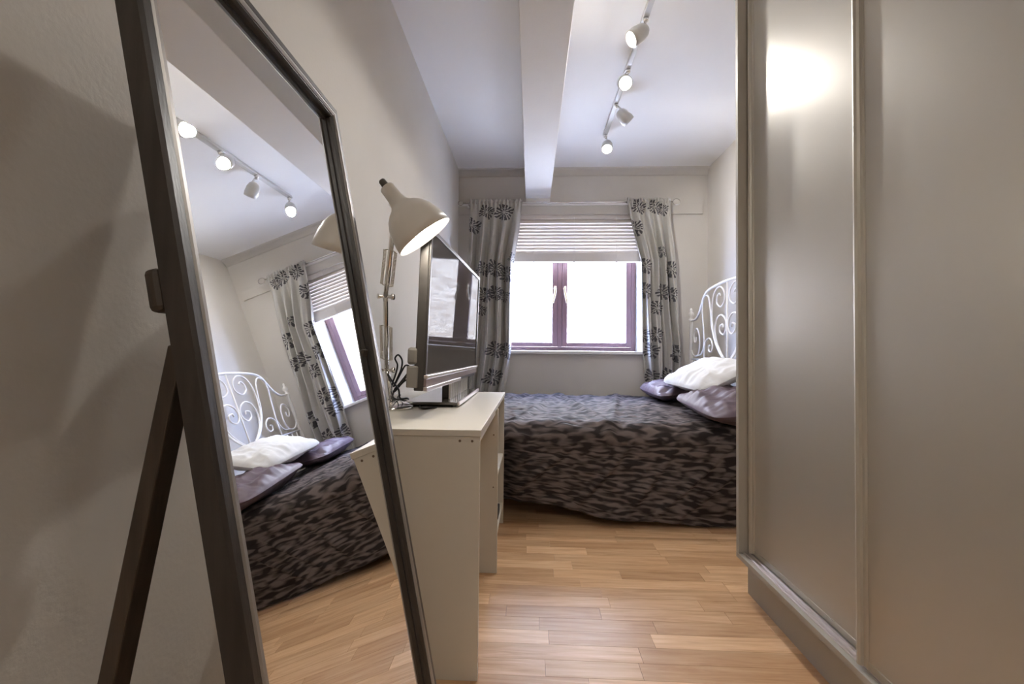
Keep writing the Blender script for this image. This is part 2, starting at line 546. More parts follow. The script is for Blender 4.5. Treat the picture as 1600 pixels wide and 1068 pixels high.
# beam
bt = thing('trim_1', (0.055, 1.5, 2.5171), 'boxed white beam running along the ceiling to the window', 'beam', kind=S)
MB().box(-0.067, 0.177, FRONT, D - 0.002, 2.5171, H).build('beam_box', 'beam_paint', bt, bevel=0.004)
MB().box(-0.064, 0.174, D - 0.035, D - 0.001, 2.475, 2.517).build('end_cap', 'white_gloss_paint', bt, bevel=0.003)
# cove along the back wall
cv = MB()
i0 = 0
prof = [(0.0, -0.068), (0.012, -0.066)] + [(0.055 - 0.043 * math.cos(a), -0.060 + 0.048 * math.sin(a)) for a in [k * math.pi / 12 for k in range(7)]] + [(0.060, 0.0)]
nP = len(prof)
for x in (L, R):
    for (dy, dz) in prof:
        cv.v.append((x, D - dy, H + dz))
for k in range(nP - 1):
    cv.f.append((k, nP + k, nP + k + 1, k + 1)); cv.smooth.append(True)
cv.f.append(tuple(range(nP)) ); cv.smooth.append(False)
cv.f.append(tuple(nP + k for k in reversed(range(nP)))); cv.smooth.append(False)
tag(cv.build('trim_2', 'wall_paint_back'), 'slim beige cove between ceiling and window wall', 'cove', kind=S)
# pole batten
bd = thing('trim_3', (0.48, D, 2.36), 'beige painted batten across the wall above the blind', 'batten', kind=S)
MB().box(L + 0.001, 1.67, D - 0.022, D - 0.0005, 2.36, 2.455).build('board', 'wall_paint_back', bd, bevel=0.003)
MB().box(L + 0.001, 1.02, D - 0.030, D - 0.0225, 2.445, 2.465).build('top_moulding', 'white_gloss_paint', bd, bevel=0.002)

# ------------------------------------------------------------------ floor with laminate strips
fl = MB().box(L, R, FRONT, D, -0.05, -0.0052).build('floor', 'floor_joint')
tag(fl, 'warm oak effect laminate floor of staggered strips', 'floor', kind=S)
SW = 0.075
rest = MB()
strip_mesh = {}
y = FRONT
row = 0
rng = random.Random(11)
while y < D - 0.01:
    y1 = min(y + SW, D)
    x = L - rng.uniform(0.0, 0.45)
    while x < R:
        ln = rng.choice((0.30, 0.36, 0.42, 0.48, 0.54, 0.62))
        xa, xb = max(x, L), min(x + ln, R)
        x += ln
        if xb - xa < 0.01:
            continue
        vis = 1.02 < y < 2.74 and xa < 1.15 and xb > -0.62
        g = 0.00025
        if vis:
            key = round(xb - xa, 3)
            if key not in strip_mesh:
                mb = MB(); lx = xb - xa - 2 * g; ly = SW - 2 * g
                e = 0.0004
                mb.v = [(0, 0, 0), (lx, 0, 0), (lx, ly, 0), (0, ly, 0),
                        (0, 0, 0.0046), (lx, 0, 0.0046), (lx, ly, 0.0046), (0, ly, 0.0046),
                        (e, e, 0.0052), (lx - e, e, 0.0052), (lx - e, ly - e, 0.0052), (e, ly - e, 0.0052)]
                mb.f = [(0, 1, 5, 4), (1, 2, 6, 5), (2, 3, 7, 6), (3, 0, 4, 7), (4, 5, 9, 8), (5, 6, 10, 9), (6, 7, 11, 10), (7, 4, 8, 11), (8, 9, 10, 11), (3, 2, 1, 0)]
                mb.smooth = [False] * len(mb.f)
                me = bpy.data.meshes.new('strip')
                me.from_pydata(mb.v, [], mb.f); me.materials.append(MATS['laminate_strip'])
                strip_mesh[key] = me
            o = bpy.data.objects.new('floor_strip', strip_mesh[key])
            COL.objects.link(o)
            o.parent = fl
            o.location = (xa + g, y + g, -0.0052)
        else:
            rest.box(xa + g, xb - g, y + g, y1 - g, -0.0052, 0.0)
    y += SW
    row += 1
ro = rest.build('floor_strips', 'laminate_rest', fl)
ro['kind'] = 'stuff'

# ------------------------------------------------------------------ window
wn = thing('window_1', (0.296, D + RECESS, OPZ0), 'plum framed double casement window with two gold handles', 'window', kind=S)
FY0, FY1 = D + RECESS, D + RECESS + 0.06
WX0, WX1, WZ0, WZ1 = OPX0 + 0.004, 1.088, OPZ0 + 0.002, OPZ1 - 0.002
fm = MB()
fm.box(WX0, WX0 + 0.045, FY0, FY1, WZ0, WZ1)
fm.box(WX1 - 0.045, WX1, FY0, FY1, WZ0, WZ1)
fm.box(WX0 + 0.045, WX1 - 0.045, FY0, FY1, WZ0, WZ0 + 0.04)
fm.box(WX0 + 0.045, WX1 - 0.045, FY0, FY1, WZ1 - 0.045, WZ1)
fm.build('frame', 'window_plum', wn, bevel=0.004)
MX = 0.298
MB().box(MX - 0.024, MX + 0.024, FY0 - 0.004, FY1, WZ0 + 0.04, WZ1 - 0.045).build('mullion', 'window_plum', wn, bevel=0.004)
for sgn, xa, xb in ((-1, WX0 + 0.046, MX - 0.025), (1, MX + 0.025, WX1 - 0.046)):
    sm = MB()
    t = 0.054
    ya, yb = FY0 - 0.012, FY0 + 0.045
    za, zb = WZ0 + 0.041, WZ1 - 0.046
    sm.box(xa, xa + t, ya, yb, za, zb)
    sm.box(xb - t, xb, ya, yb, za, zb)
    sm.box(xa + t, xb - t, ya, yb, za, za + 0.045)
    sm.box(xa + t, xb - t, ya, yb, zb - t, zb)
    sash = sm.build('casement', 'window_plum', wn, bevel=0.006)
    MB().box(xa + t - 0.004, xb - t + 0.004, FY0 + 0.012, FY0 + 0.018, za + 0.04, zb - t + 0.004).build('pane', 'window_pane', sash)
    hx = xb - t * 0.45 if sgn < 0 else xa + t * 0.45
    hb = MB()
    hb.lathe((hx, ya, 1.66), (0, -1, 0), [(0, 0.016), (0.008, 0.016), (0.012, 0.010), (0.035, 0.009)], 12)
    d = -1 if sgn < 0 else 1
    hb.tube(catmull([(hx, ya - 0.032, 1.68), (hx + 0.000, ya - 0.036, 1.64), (hx + 0.004 * d, ya - 0.036, 1.60), (hx + 0.018 * d, ya - 0.036, 1.54), (hx + 0.024 * d, ya - 0.034, 1.505)], 4), [0.011] * 4 + [0.013] * 8 + [0.012] * 4 + [0.010], 10)
    hb.build('handle', 'handle_gold', sash)
sl = MB()
sl.box(OPX0 - 0.03, OPX1 + 0.03, D - 0.045, D - 0.0005, OPZ0 - 0.03, OPZ0)
sl.box(OPX0 + 0.001, OPX1 - 0.001, D, FY0 + 0.06, OPZ0 - 0.03, OPZ0)
sl.build('window_sill', 'white_gloss_paint', wn, bevel=0.005)

# venetian blind
vb = thing('venetian_blind', (0.3, D + 0.05, 1.9), 'cream venetian blind pulled half way up above the window', 'blind')
BX0, BX1, BYC = OPX0 + 0.01, OPX1 - 0.008, D + 0.035
MB().box(BX0, BX1, BYC - 0.025, BYC + 0.025, 2.32, 2.368).build('headrail', 'blind_cream', vb, bevel=0.003)
for k in range(10):
    z = 2.005 + k * 0.0335
    m = MB()
    for j, (dy, dz) in enumerate(((-0.012, -0.021), (-0.006, -0.006), (0.003, 0.008), (0.012, 0.019))):
        for x in (BX0 + 0.004, BX1 - 0.004):
            m.v.append((x, BYC + dy, z + dz)); 
    for j, (dy, dz) in enumerate(((-0.012, -0.021), (-0.006, -0.006), (0.003, 0.008), (0.012, 0.019))):
        for x in (BX0 + 0.004, BX1 - 0.004):
            m.v.append((x, BYC + dy, z + dz + 0.003))
    for j in range(3):
        m.f.append((2 * j, 2 * j + 2, 2 * j + 3, 2 * j + 1)); m.smooth.append(True)
        m.f.append((8 + 2 * j, 8 + 2 * j + 1, 8 + 2 * j + 3, 8 + 2 * j + 2)); m.smooth.append(True)
    m.f.append((0, 1, 9, 8)); m.f.append((6, 14, 15, 7)); m.smooth += [False, False]
    m.build('slat', 'blind_cream', vb)
MB().box(BX0 + 0.002, BX1 - 0.002, BYC - 0.026, BYC + 0.026, 1.893, 1.987).build('bottom_rail', 'blind_cream', vb, bevel=0.008)
for x in (0.02, 0.42, 0.84):
    MB().tube([(x, BYC - 0.030, 2.34), (x, BYC - 0.0295, 1.89)], 0.0012, 6).build('lift_cord', 'cord_white', vb)
    MB().lathe((x, BYC - 0.02, 1.893), (0, 0, -1), [(0, 0.006), (0.008, 0.007), (0.014, 0.003)], 10).build('cord_button', 'cord_white', vb)

# curtain pole
RY, RZ = D - 0.098, 2.452
cp = thing('curtain_pole', (0.38, RY, RZ), 'thin steel curtain pole with open loop finials above the window', 'curtain pole')
MB().tube([(-0.68, RY, RZ), (1.355, RY, RZ)], 0.007, 12).build('rod', 'rod_steel', cp)
for sgn, x in ((-1, -0.68), (1, 1.355)):
    pts = [(x, RY, RZ)]
    c = x + sgn * 0.035
    lp = [(c - sgn * 0.035 * math.cos(a), RY, RZ + 0.030 * math.sin(a)) for a in [2 * math.pi * k / 18 for k in range(19)]]
    if sgn < 0:
        lp = [(x - 0.025 + 0.025 * math.cos(a), RY, RZ + 0.022 * math.sin(a)) for a in [2 * math.pi * k / 18 for k in range(19)]]
    MB().tube(pts + lp, 0.0042, 8).build('finial', 'rod_steel', cp)
for x in (-0.63, 1.335):
    bk = MB()
    bk.tube([(x, RY, RZ - 0.004), (x, D - 0.024, RZ - 0.004)], 0.005, 8)
    bk.lathe((x, D - 0.0225, RZ - 0.012), (0, -1, 0), [(0, 0.018), (0.004, 0.018)], 14)
    bk.build('bracket', 'rod_steel', cp)

# curtains
def interp(tab, z):
    for (z0, v0), (z1, v1) in zip(tab, tab[1:]):
        if z0 >= z >= z1:
            t = (z0 - z) / (z0 - z1)
            return v0 + (v1 - v0) * t
    return tab[-1][1] if z < tab[-1][0] else tab[0][1]

def make_curtain(label, left, right, folds, seed, bloom_spots, mname, zb=0.42):
    ztop = 2.482
    AW = 0.42
    bl = []
    for (x, z, rr) in bloom_spots:
        a, b = interp(left, z), interp(right, z)
        bl.append(((x - a) / (b - a) * AW, z, rr))
    mat_curtain(mname, bl)
    rg = random.Random(seed)
    ph = [rg.uniform(0, 6.28) for _ in range(4)]
    root = thing('curtain', (0.5 * (interp(left, 1.5) + interp(right, 1.5)), RY, zb), label, 'curtain', 'printed curtains at the window')
    def pos(u, v):
        z = ztop + (zb - ztop) * v
        a, b = interp(left, z), interp(right, z)
        d = ztop - z
        warp = 0.030 * math.sin(2.2 * z + ph[0] + 5 * u) + 0.02 * math.sin(4.1 * z + ph[3])
        uu = u + warp * math.sin(math.pi * u) * sstep(0.05, 0.5, d)
        x = a + (b - a) * uu
        amp = 0.012 + 0.036 * sstep(0.05, 0.45, d)
        f = math.sin(2 * math.pi * folds * u + ph[1] + 0.5 * math.sin(1.6 * z + ph[2]))
        f = math.copysign(abs(f) ** 0.8, f)
        yv = RY + f * amp + 0.016 * math.sin(2 * math.pi * folds * 2.3 * u + ph[2] + 1.3 * z) * sstep(0.1, 0.6, d)
        # tight gathers around the pole
        g = (1 - sstep(0.02, 0.16, d))
        yv += g * 0.006 * math.sin(2 * math.pi * 19 * u + ph[3])
        yv = yv * (1 - g) + g * (RY - 0.012 - 0.012 * math.sin(2 * math.pi * 13 * u))
        if v == 0:
            z += 0.008 * math.sin(2 * math.pi * 16 * u)
        return (x, min(yv, D - 0.036), z)
    m = MB().grid(150, 70, pos, lambda u, v: (u * AW, ztop + (zb - ztop) * v))
    o = m.build('fabric', mname, root)
    sd = o.modifiers.new('thickness', 'SOLIDIFY'); sd.thickness = 0.0016; sd.offset = 0
    # heading band gathered on the pole
    hm = MB()
    nseg = 150
    a, b = interp(left, ztop), interp(right, ztop)
    def hpos(u, v):
        an = 2 * math.pi * v
        rr = 0.0115 + 0.004 * math.sin(2 * math.pi * 17 * u + 1.0)
        return (a + (b - a) * u, RY + rr * math.cos(an), RZ + 0.004 + rr * 1.3 * math.sin(an))
    hm.grid(nseg, 10, hpos, lambda u, v: (u * AW, ztop - 0.03 * v))
    hm.build('heading', mname, root)
    return root

make_curtain('grey curtain with dark blooms nearest the television, left of the window',
             [(2.49, -0.612), (1.9, -0.625), (1.3, -0.66), (0.7, -0.69), (0.4, -0.69)],
             [(2.49, -0.095), (2.2, -0.125), (1.87, -0.178), (1.3, -0.192), (1.0, -0.198), (0.75, -0.23), (0.4, -0.30)],
             4.6, 3,
             [(-0.278, 2.355, 0.085), (-0.591, 2.225, 0.08), (-0.448, 2.363, 0.07), (-0.361, 1.803, 0.088), (-0.229, 1.747, 0.088), (-0.467, 1.803, 0.075), (-0.458, 1.547, 0.08), (-0.358, 1.566, 0.078), (-0.271, 1.535, 0.06), (-0.501, 1.397, 0.06), (-0.359, 1.011, 0.088), (-0.235, 1.0, 0.085), (-0.375, 0.744, 0.088), (-0.174, 1.904, 0.05)], 'curtain_print_a')
make_curtain('grey curtain with dark blooms beside the headboard, right of the window',
             [(2.49, 0.915), (2.3, 0.945), (2.1, 0.985), (1.87, 1.052), (1.3, 1.066), (1.0, 1.075), (0.7, 1.10), (0.4, 1.12)],
             [(2.49, 1.325), (1.9, 1.385), (1.3, 1.425), (1.06, 1.448), (0.8, 1.44), (0.4, 1.42)],
             4.2, 8,
             [(0.995, 2.206, 0.085), (1.031, 2.405, 0.075), (1.183, 2.398, 0.075), (1.256, 2.379, 0.06), (1.099, 1.829, 0.085), (1.342, 1.798, 0.09), (1.1, 1.595, 0.085), (1.257, 1.583, 0.085), (1.342, 1.565, 0.08), (1.209, 1.423, 0.075), (1.071, 1.171, 0.08), (1.204, 1.166, 0.08), (1.156, 1.012, 0.088), (1.391, 0.984, 0.095), (1.162, 0.768, 0.085), (1.301, 0.769, 0.09), (1.245, 1.965, 0.06)], 'curtain_print_b')

# ------------------------------------------------------------------ outdoors: brick wall across the yard
BWY = D + 5.6
ow = thing('wall_outside', (1.5, BWY, 0), 'pale buff brick wall across the yard outside the window', 'wall', kind=S)
MB().box(-6, 9, BWY + 0.012, BWY + 0.3, -1.5, 4.31).build('mortar_bed', 'mortar', ow)
MB().box(-6, 9, BWY, BWY + 0.3, 4.32, 8.8).build('sky_screen', 'mortar', ow)  # unseen upper wall, its height set to limit sky light on the bed
brick_me = bpy.data.meshes.new('brick')
bmb = MB().box(0, 0.214, 0, 0.05, 0, 0.064)
brick_me.from_pydata(bmb.v, [], bmb.f); brick_me.materials.append(MATS['brick_buff'])
restb = MB()
cnt = 0
z = -1.5; rowi = 0
while z < 4.3:
    x = -6 + (0.1125 if rowi % 2 else 0)
    while x < 8.9:
        if 0.7 < x < 4.0 and 1.10 < z < 2.55 and cnt < 300:
            o = bpy.data.objects.new('brick', brick_me)
            COL.objects.link(o); o.parent = ow
            o.location = (x - 1.5, 0, z); cnt += 1
        else:
            restb.box(x, x + 0.214, BWY, BWY + 0.05, z, z + 0.064)
        x += 0.225
    z += 0.075; rowi += 1
rb = restb.build('bricks', 'brick_buff_rest', ow)
rb['kind'] = 'stuff'
tag(MB().box(-8, 10, D + RECESS + 0.13, BWY + 0.3, -1.6, -1.5).build('yard_ground', 'yard_paving'), 'pale paved yard below the window', 'ground', kind=S)

# ------------------------------------------------------------------ bed
HBX = 1.50
YC = 3.428
bed = thing('bed', (0.45, YC, 0), 'double bed with white scrolled metal headboard under the dark duvet', 'bed')
hbd = MB()
top_h = [(3.428, 1.556), (3.613, 1.549), (3.785, 1.530), (3.869, 1.492), (3.921, 1.432), (3.985, 1.352), (4.06, 1.308), (4.13, 1.300), (4.19, 1.304)]
def both(ptsyz):
    return [[(HBX, y, z) for y, z in ptsyz], [(HBX, 2 * YC - y, z) for y, z in ptsyz]]
full = [(HBX, 2 * YC - y, z) for y, z in reversed(top_h[1:])] + [(HBX, y, z) for y, z in top_h]
head = MB().tube(catmull(full, 6), 0.011, 10).build('headboard', 'headboard_white', bed)
scrolls = {
 'b': [(3.49, 0.965), (3.60, 1.037), (3.675, 1.153), (3.706, 1.284), (3.702, 1.413), (3.65, 1.500), (3.56, 1.528), (3.482, 1.479), (3.474, 1.405), (3.545, 1.365), (3.612, 1.400), (3.608, 1.452), (3.57, 1.474), (3.545, 1.455)],
 'c': [(3.45, 0.93), (3.55, 1.01), (3.62, 1.09), (3.648, 1.19), (3.608, 1.278), (3.53, 1.300), (3.458, 1.258), (3.445, 1.190), (3.495, 1.143), (3.555, 1.168), (3.558, 1.212), (3.512, 1.224), (3.50, 1.20)],
 'd': [(3.876, 0.93), (3.872, 1.08), (3.895, 1.25), (3.915, 1.380), (3.895, 1.462), (3.840, 1.494), (3.780, 1.465), (3.742, 1.351), (3.716, 1.219), (3.66, 1.101), (3.585, 1.015), (3.49, 0.95)],
 'e': [(3.870, 1.00), (3.855, 1.08), (3.800, 1.120), (3.735, 1.110), (3.698, 1.058), (3.725, 1.010), (3.775, 1.015), (3.785, 1.050), (3.760, 1.062)],
 'f': [(4.175, 1.02), (4.12, 0.975), (4.03, 0.975), (3.98, 1.04), (3.985, 1.15), (4.03, 1.215), (4.085, 1.205), (4.115, 1.150), (4.09, 1.095), (4.055, 1.105), (4.055, 1.14)],
 'g': [(3.872, 1.10), (3.90, 1.03), (3.95, 0.985), (4.03, 0.975)],
}
for k, pts in scrolls.items():
    for side in both(pts):
        MB().tube(catmull(side, 5), 0.0065, 8).build('scroll', 'headboard_white', head)
MB().tube([(HBX, YC, 1.553), (HBX, YC, 0.50)], 0.006, 8).build('centre_bar', 'headboard_white', head)
for zz in (0.94, 0.55):
    MB().tube([(HBX, 2 * YC - 4.19, zz), (HBX, 4.19, zz)], 0.007, 8).build('cross_bar', 'headboard_white', head)
for yy in (3.95, 4.03, 4.11):
    for ya in (yy, 2 * YC - yy):
        MB().tube([(HBX, ya, 0.94), (HBX, ya, 0.55)], 0.0055, 8).build('spindle', 'headboard_white', head)
for yy in (4.19, 2 * YC - 4.19):
    MB().lathe((HBX, yy, 0.0), (0, 0, 1), [(0, 0.016), (0.02, 0.015), (1.29, 0.015), (1.30, 0.021), (1.312, 0.021), (1.322, 0.013), (1.335, 0.016), (1.355, 0.026), (1.375, 0.020), (1.385, 0.010), (1.395, 0.013), (1.408, 0.009), (1.416, 0.002)], 16).build('post', 'headboard_white', bed)
FX = -0.62
BY0, BY1 = 2 * YC - 4.19 + 0.03, 4.17
for yy in (BY0 + 0.02, BY1 - 0.02):
    MB().box(FX + 0.04, HBX - 0.014, yy - 0.015, yy + 0.015, 0.11, 0.33).build('side_rail', 'bed_base_shade', bed, bevel=0.004)  # rail made dark and deep to stand in for under-bed shade
MB().box(FX + 0.02, FX + 0.05, BY0 + 0.036, BY1 - 0.036, 0.24, 0.33).build('foot_rail', 'bed_base_shade', bed, bevel=0.004)
for yy in (BY0 + 0.03, BY1 - 0.03):
    MB().lathe((FX + 0.05, yy, 0), (0, 0, 1), [(0, 0.02), (0.01, 0.018), (0.235, 0.018)], 14).build('leg', 'bed_base_shade', bed)
mt = MB().box(FX + 0.06, HBX - 0.06, BY0 + 0.07, BY1 - 0.06, 0.335, 0.53)
tag(mt.build('mattress', 'pillow_white', bevel=0.05, origin=(0.45, YC, 0.335)), 'pale mattress under the dark satin duvet', 'mattress')

# duvet
DX0, DX1 = FX - 0.02, HBX - 0.03
def duvet_pos(u, v):
    # u along x (foot to head), v along profile: back edge, top, front drop
    n1 = noise.noise(Vector((u * 5, v * 6, 1.7)))
    n2 = noise.noise(Vector((u * 14, v * 16, 4.2)))
    xs = DX0 + (DX1 - DX0) * u
    foot = sstep(0.10, 0.0, 1.0) if False else 0
    ztop = 0.605 + 0.012 * n1 + 0.008 * n2
    ztop -= 0.020 * sstep(3.3, 2.7, 0)
    yb, yf = 4.13, 2.63
    zbot = 0.115 - 0.10 * sstep(-0.15, 0.95, xs) + 0.012 * math.sin(9 * xs + 1.0)
    # widen: arc length pieces
    if v < 0.06:
        t = v / 0.06
        y_ = yb + 0.035 * math.sin(math.pi / 2 * (1 - t)); z_ = ztop - 0.16 * (1 - t)
        if t > 0.75:
            z_ = ztop - 0.16 * (1 - t)
        return xs, y_, z_, 0
    if v < 0.60:
        t = (v - 0.06) / 0.54
        y_ = yb + (yf + 0.10 - yb) * t
        z_ = ztop - 0.018 * t
        return xs, y_, z_, 1
    ztop -= 0.018
    if v < 0.68:
        t = (v - 0.60) / 0.08
        a = t * math.pi / 2
        bulge = 0.02
        return xs, yf + 0.10 - (0.10 + bulge) * math.sin(a), ztop - 0.10 * (1 - math.cos(a)), 2
    t = (v - 0.68) / 0.32
    z_ = (ztop - 0.10) + (zbot - (ztop - 0.10)) * t
    out = 0.02 + 0.055 * t * sstep(-0.3, 0.5, xs)
    fold = 0.016 * math.sin(8.0 * xs + 2.5 * t + 1.5 * n1) * t
    crease = 0
    for (cx, sl, am) in ((0.02, -0.30, 0.018), (0.22, -0.42, 0.022), (0.55, -0.35, 0.024), (0.83, -0.33, 0.018), (1.12, -0.5, 0.022), (1.3, -0.55, 0.02)):
        dd = xs - (cx + sl * (t - 0.1))
        crease += am * math.exp(-(dd / 0.018) ** 2) - 0.5 * am * math.exp(-((dd - 0.035) / 0.03) ** 2)
    y_ = yf - out - fold - crease * (0.4 + 0.6 * math.sin(math.pi * min(1, t * 1.1))) - 0.010 * n2 - 0.012 * n1
    if xs < -0.05:
        y_ = y_ + (0.07) * sstep(-0.05, -0.16, xs) * 1.0
        y_ = max(y_, 2.60) if xs < -0.14 else y_
    return xs, y_, z_, 3

def duvet(u, v):
    xs, y_, z_, part = duvet_pos(u, v)
    # ruched wrinkles over the whole cloth
    p = Vector((xs * 9.0, v * 34.0, 0.3))
    wv = noise.noise(p) * 0.006 + noise.noise(Vector((xs * 22, v * 70, 3.1))) * 0.003
    if part in (0, 1, 2):
        z_ += wv * 2.4
        # longer gathers across the top
        for (cx, sl, am) in ((0.05, 0.25, 0.016), (0.38, -0.12, 0.018), (0.62, 0.2, 0.012), (-0.3, 0.3, 0.014)):
            dd = xs - (cx + sl * (y_ - 3.3))
            z_ += am * math.exp(-(dd / 0.03) ** 2)
        if y_ > 3.9:
            z_ += 0.02 * noise.noise(Vector((xs * 7, y_ * 7, 9.0)))
    else:
        y_ -= wv
    # foot end turns down
    fe = sstep(-0.50, DX0, xs) if xs < -0.50 else 0
    z_ -= 0.30 * (fe ** 2) * (1 if part < 2 else 0.2)
    return (xs, y_, max(z_, 0.012))
dv = MB().grid(230, 190, duvet, lambda u, v: (u * 2.1, v * 2.35))
dvo = dv.build('duvet', 'duvet_satin', origin=(0.45, YC, 0.5))
sd = dvo.modifiers.new('thickness', 'SOLIDIFY'); sd.thickness = 0.006; sd.offset = -1
tag(dvo, 'dark satin duvet with ruched tiger stripes covering the bed', 'duvet')

# pillows
def pillow(name, c, ax, ay, az, hw, hl, th, mname, label, cat='pillow', group=None, seed=1, wr=0.012, pinch=0.05):
    """ax: along the width, ay: along the length, az: normal"""
    c = Vector(c); ax = Vector(ax).normalized(); ay = Vector(ay); ay = (ay - ax * ay.dot(ax)).normalized(); az = ax.cross(ay)
    m = MB()
    def prof(s):
        return max(0.0, 1 - abs(s) ** 2.6) ** 0.62
    for side in (1, -1):
        def pos(u, v):
            a, b = u * 2 - 1, v * 2 - 1
            t = th * prof(a) * prof(b)
            # corners stick out, edges pull in
            ka = 1 - pinch * (1 - b * b) * abs(a) ** 3 - 0.13 * a * a * b ** 4
            kb = 1 - pinch * (1 - a * a) * abs(b) ** 3 - 0.13 * b * b * a ** 4
            edge = 1 - max(abs(a), abs(b)) ** 6
            w1 = noise.noise(Vector((a * 3 + seed, b * 3, side + seed * 0.7))) * wr * edge
            # radiating puckers from the seam
            w2 = 0.5 * wr * noise.noise(Vector((a * 2.2 + seed * 2, b * 11, side * 2))) * edge
            q = c + ax * (a * hw * ka) + ay * (b * hl * kb) + az * (side * t + w1 + w2)
            return q
        m2 = MB().grid(56, 56, pos, lambda u, v: (u, v))
        off = len(m.v)
        m.v += m2.v
        for k, q in m2.uv.items():
            m.uv[off + k] = q
        m.f += [tuple(off + i for i in (f if side > 0 else f[::-1])) for f in m2.f]
        m.smooth += m2.smooth
    o = m.build(name, mname, origin=c)
    tag(o, label, cat, group)
    return o
pillow('pillow', (1.215, 3.80, 0.690), (1, 0, 0.12), (0, 1, 0.02), None, 0.235, 0.37, 0.075, 'pillow_satin', 'purple satin pillow nearest the window, daylight on its end', group='purple pillows on the bed', seed=3, wr=0.030)
pillow('pillow', (1.255, 2.89, 0.680), (1, 0, 0.14), (0.03, 1, 0.07), None, 0.235, 0.38, 0.086, 'pillow_satin', 'purple satin pillow nearest the wardrobe, under the white pillow', group='purple pillows on the bed', seed=5, wr=0.030)
pillow('pillow', (1.285, 3.31, 0.842), (0.90, 0.10, 0.42), (-0.2, 1, 0.0), None, 0.225, 0.36, 0.075, 'pillow_white', 'white cotton pillow lying on top of the purple pillows', seed=8, wr=0.022)

# ------------------------------------------------------------------ wardrobe
XS, YW, ZS, XP = 0.8643, 1.8944, 0.1722, 0.9108
WFR = -1.15
wd = thing('wardrobe', (1.3, 0.4, 0), 'floor to ceiling taupe wardrobe with tall sliding doors', 'wardrobe')
MB().box(XP, R - 0.003, WFR, YW - 0.002, 0.0005, ZS - 0.022).build('plinth', 'wardrobe_carcass', wd, bevel=0.001)
MB().box(XS, R - 0.003, WFR, YW, ZS - 0.021, ZS - 0.001).build('bottom_board', 'wardrobe_carcass', wd, bevel=0.001)
MB().box(XS + 0.09, R - 0.003, YW - 0.022, YW, ZS, H - 0.003).build('end_panel', 'wardrobe_carcass', wd, bevel=0.001)
MB().box(XS, XS + 0.0895, YW - 0.022, YW, ZS, H - 0.003).build('end_post', 'wardrobe_carcass', wd, bevel=0.0015)
MB().box(R - 0.012, R - 0.003, WFR, YW - 0.023, ZS, H - 0.003).build('back_panel', 'wardrobe_carcass', wd)
MB().box(XS + 0.01, XS + 0.10, WFR, YW - 0.023, H - 0.06, H - 0.003).build('top_track', 'wardrobe_trim', wd, bevel=0.001)
tk = MB()
for xx in (XS + 0.022, XS + 0.040, XS + 0.060):
    tk.box(xx, xx + 0.004, WFR, YW - 0.023, ZS - 0.001, ZS + 0.008)
tk.box(XS + 0.018, XS + 0.085, WFR, YW - 0.023, ZS - 0.001, ZS + 0.0015)
tk.build('bottom_track', 'tv_silver', wd)
def door(y0, y1, x, near_wide=0.034):
    """sliding door: flat panel with a moulded upright on each side"""
    z0, z1 = ZS + 0.010, H - 0.062
    p = MB().box(x + 0.004, x + 0.016, y0 + 0.012, y1 - 0.012, z0 + 0.004, z1).build('door', 'wardrobe_lacquer', wd)
    for ya, sg in ((y0, 1), (y1, -1)):
        st = MB()
        # J shaped aluminium profile drawn in plan
        pts = [(-0.003, 0.0), (-0.010, 0.004), (-0.012, 0.011), (-0.008, 0.017), (-0.001, 0.019), (0.000, 0.026), (0.003, 0.030), (0.017, 0.030), (0.019, 0.0)]
        nq = len(pts)
        for zz in (z0, z1):
            for (dx, dy) in pts:
                st.v.append((x + dx, ya + sg * dy, zz))
        for k in range(nq):
            k2 = (k + 1) % nq
            q = (k, k2, nq + k2, nq + k)
            st.f.append(q if sg < 0 else q[::-1]); st.smooth.append(False)
        st.f.append(tuple(range(nq))); st.f.append(tuple(nq + k for k in reversed(range(nq)))); st.smooth += [False, False]
        st.build('door_upright', 'wardrobe_trim', p)
    MB().box(x + 0.001, x + 0.018, y0 + 0.031, y1 - 0.031, z0 - 0.002, z0 + 0.018).build('bottom_rail', 'wardrobe_trim', p, bevel=0.001)
    return p
door(1.195, YW - 0.026, XS + 0.046)
door(0.20, 1.228, XS + 0.016)
door(-1.1, 0.235, XS + 0.046)

# ------------------------------------------------------------------ desk
XD, ZD, Y1, Y2, Y3 = -0.1507, 0.7573, 1.3388, 2.585, 1.9897
dk = thing('desk', (-0.44, 1.96, 0), 'cream laminate desk with open shelves at its far end', 'desk')
DXL = L + 0.004
MB().box(DXL, XD, Y1, Y2, ZD - 0.020, ZD).build('desktop', 'desk_laminate', dk, bevel=0.0012)
MB().box(DXL, XD - 0.004, Y1 + 0.004, Y1 + 0.022, 0.0005, ZD - 0.0205).build('end_panel', 'desk_laminate', dk, bevel=0.001)
MB().box(DXL + 0.02, XD + 0.004, Y3, Y3 + 0.018, 0.0005, ZD - 0.0205).build('divider_panel', 'desk_laminate', dk, bevel=0.001)
MB().box(DXL, XD - 0.004, Y2 - 0.022, Y2 - 0.004, 0.0005, ZD - 0.0205).build('end_panel', 'desk_laminate', dk, bevel=0.001)
MB().box(XD - 0.026, XD - 0.008, Y1 + 0.0225, Y3 - 0.0005, ZD - 0.045, ZD - 0.0205).build('front_rail', 'desk_edge', dk, bevel=0.001)
MB().box(DXL, DXL + 0.012, Y1 + 0.0225, Y2 - 0.0225, 0.30, ZD - 0.021).build('back_panel', 'desk_laminate', dk)
for zz in (0.405, 0.12):
    MB().box(DXL + 0.02, XD - 0.008, Y3 + 0.0185, Y2 - 0.0225, zz - 0.018, zz).build('shelf', 'desk_laminate', dk, bevel=0.001)
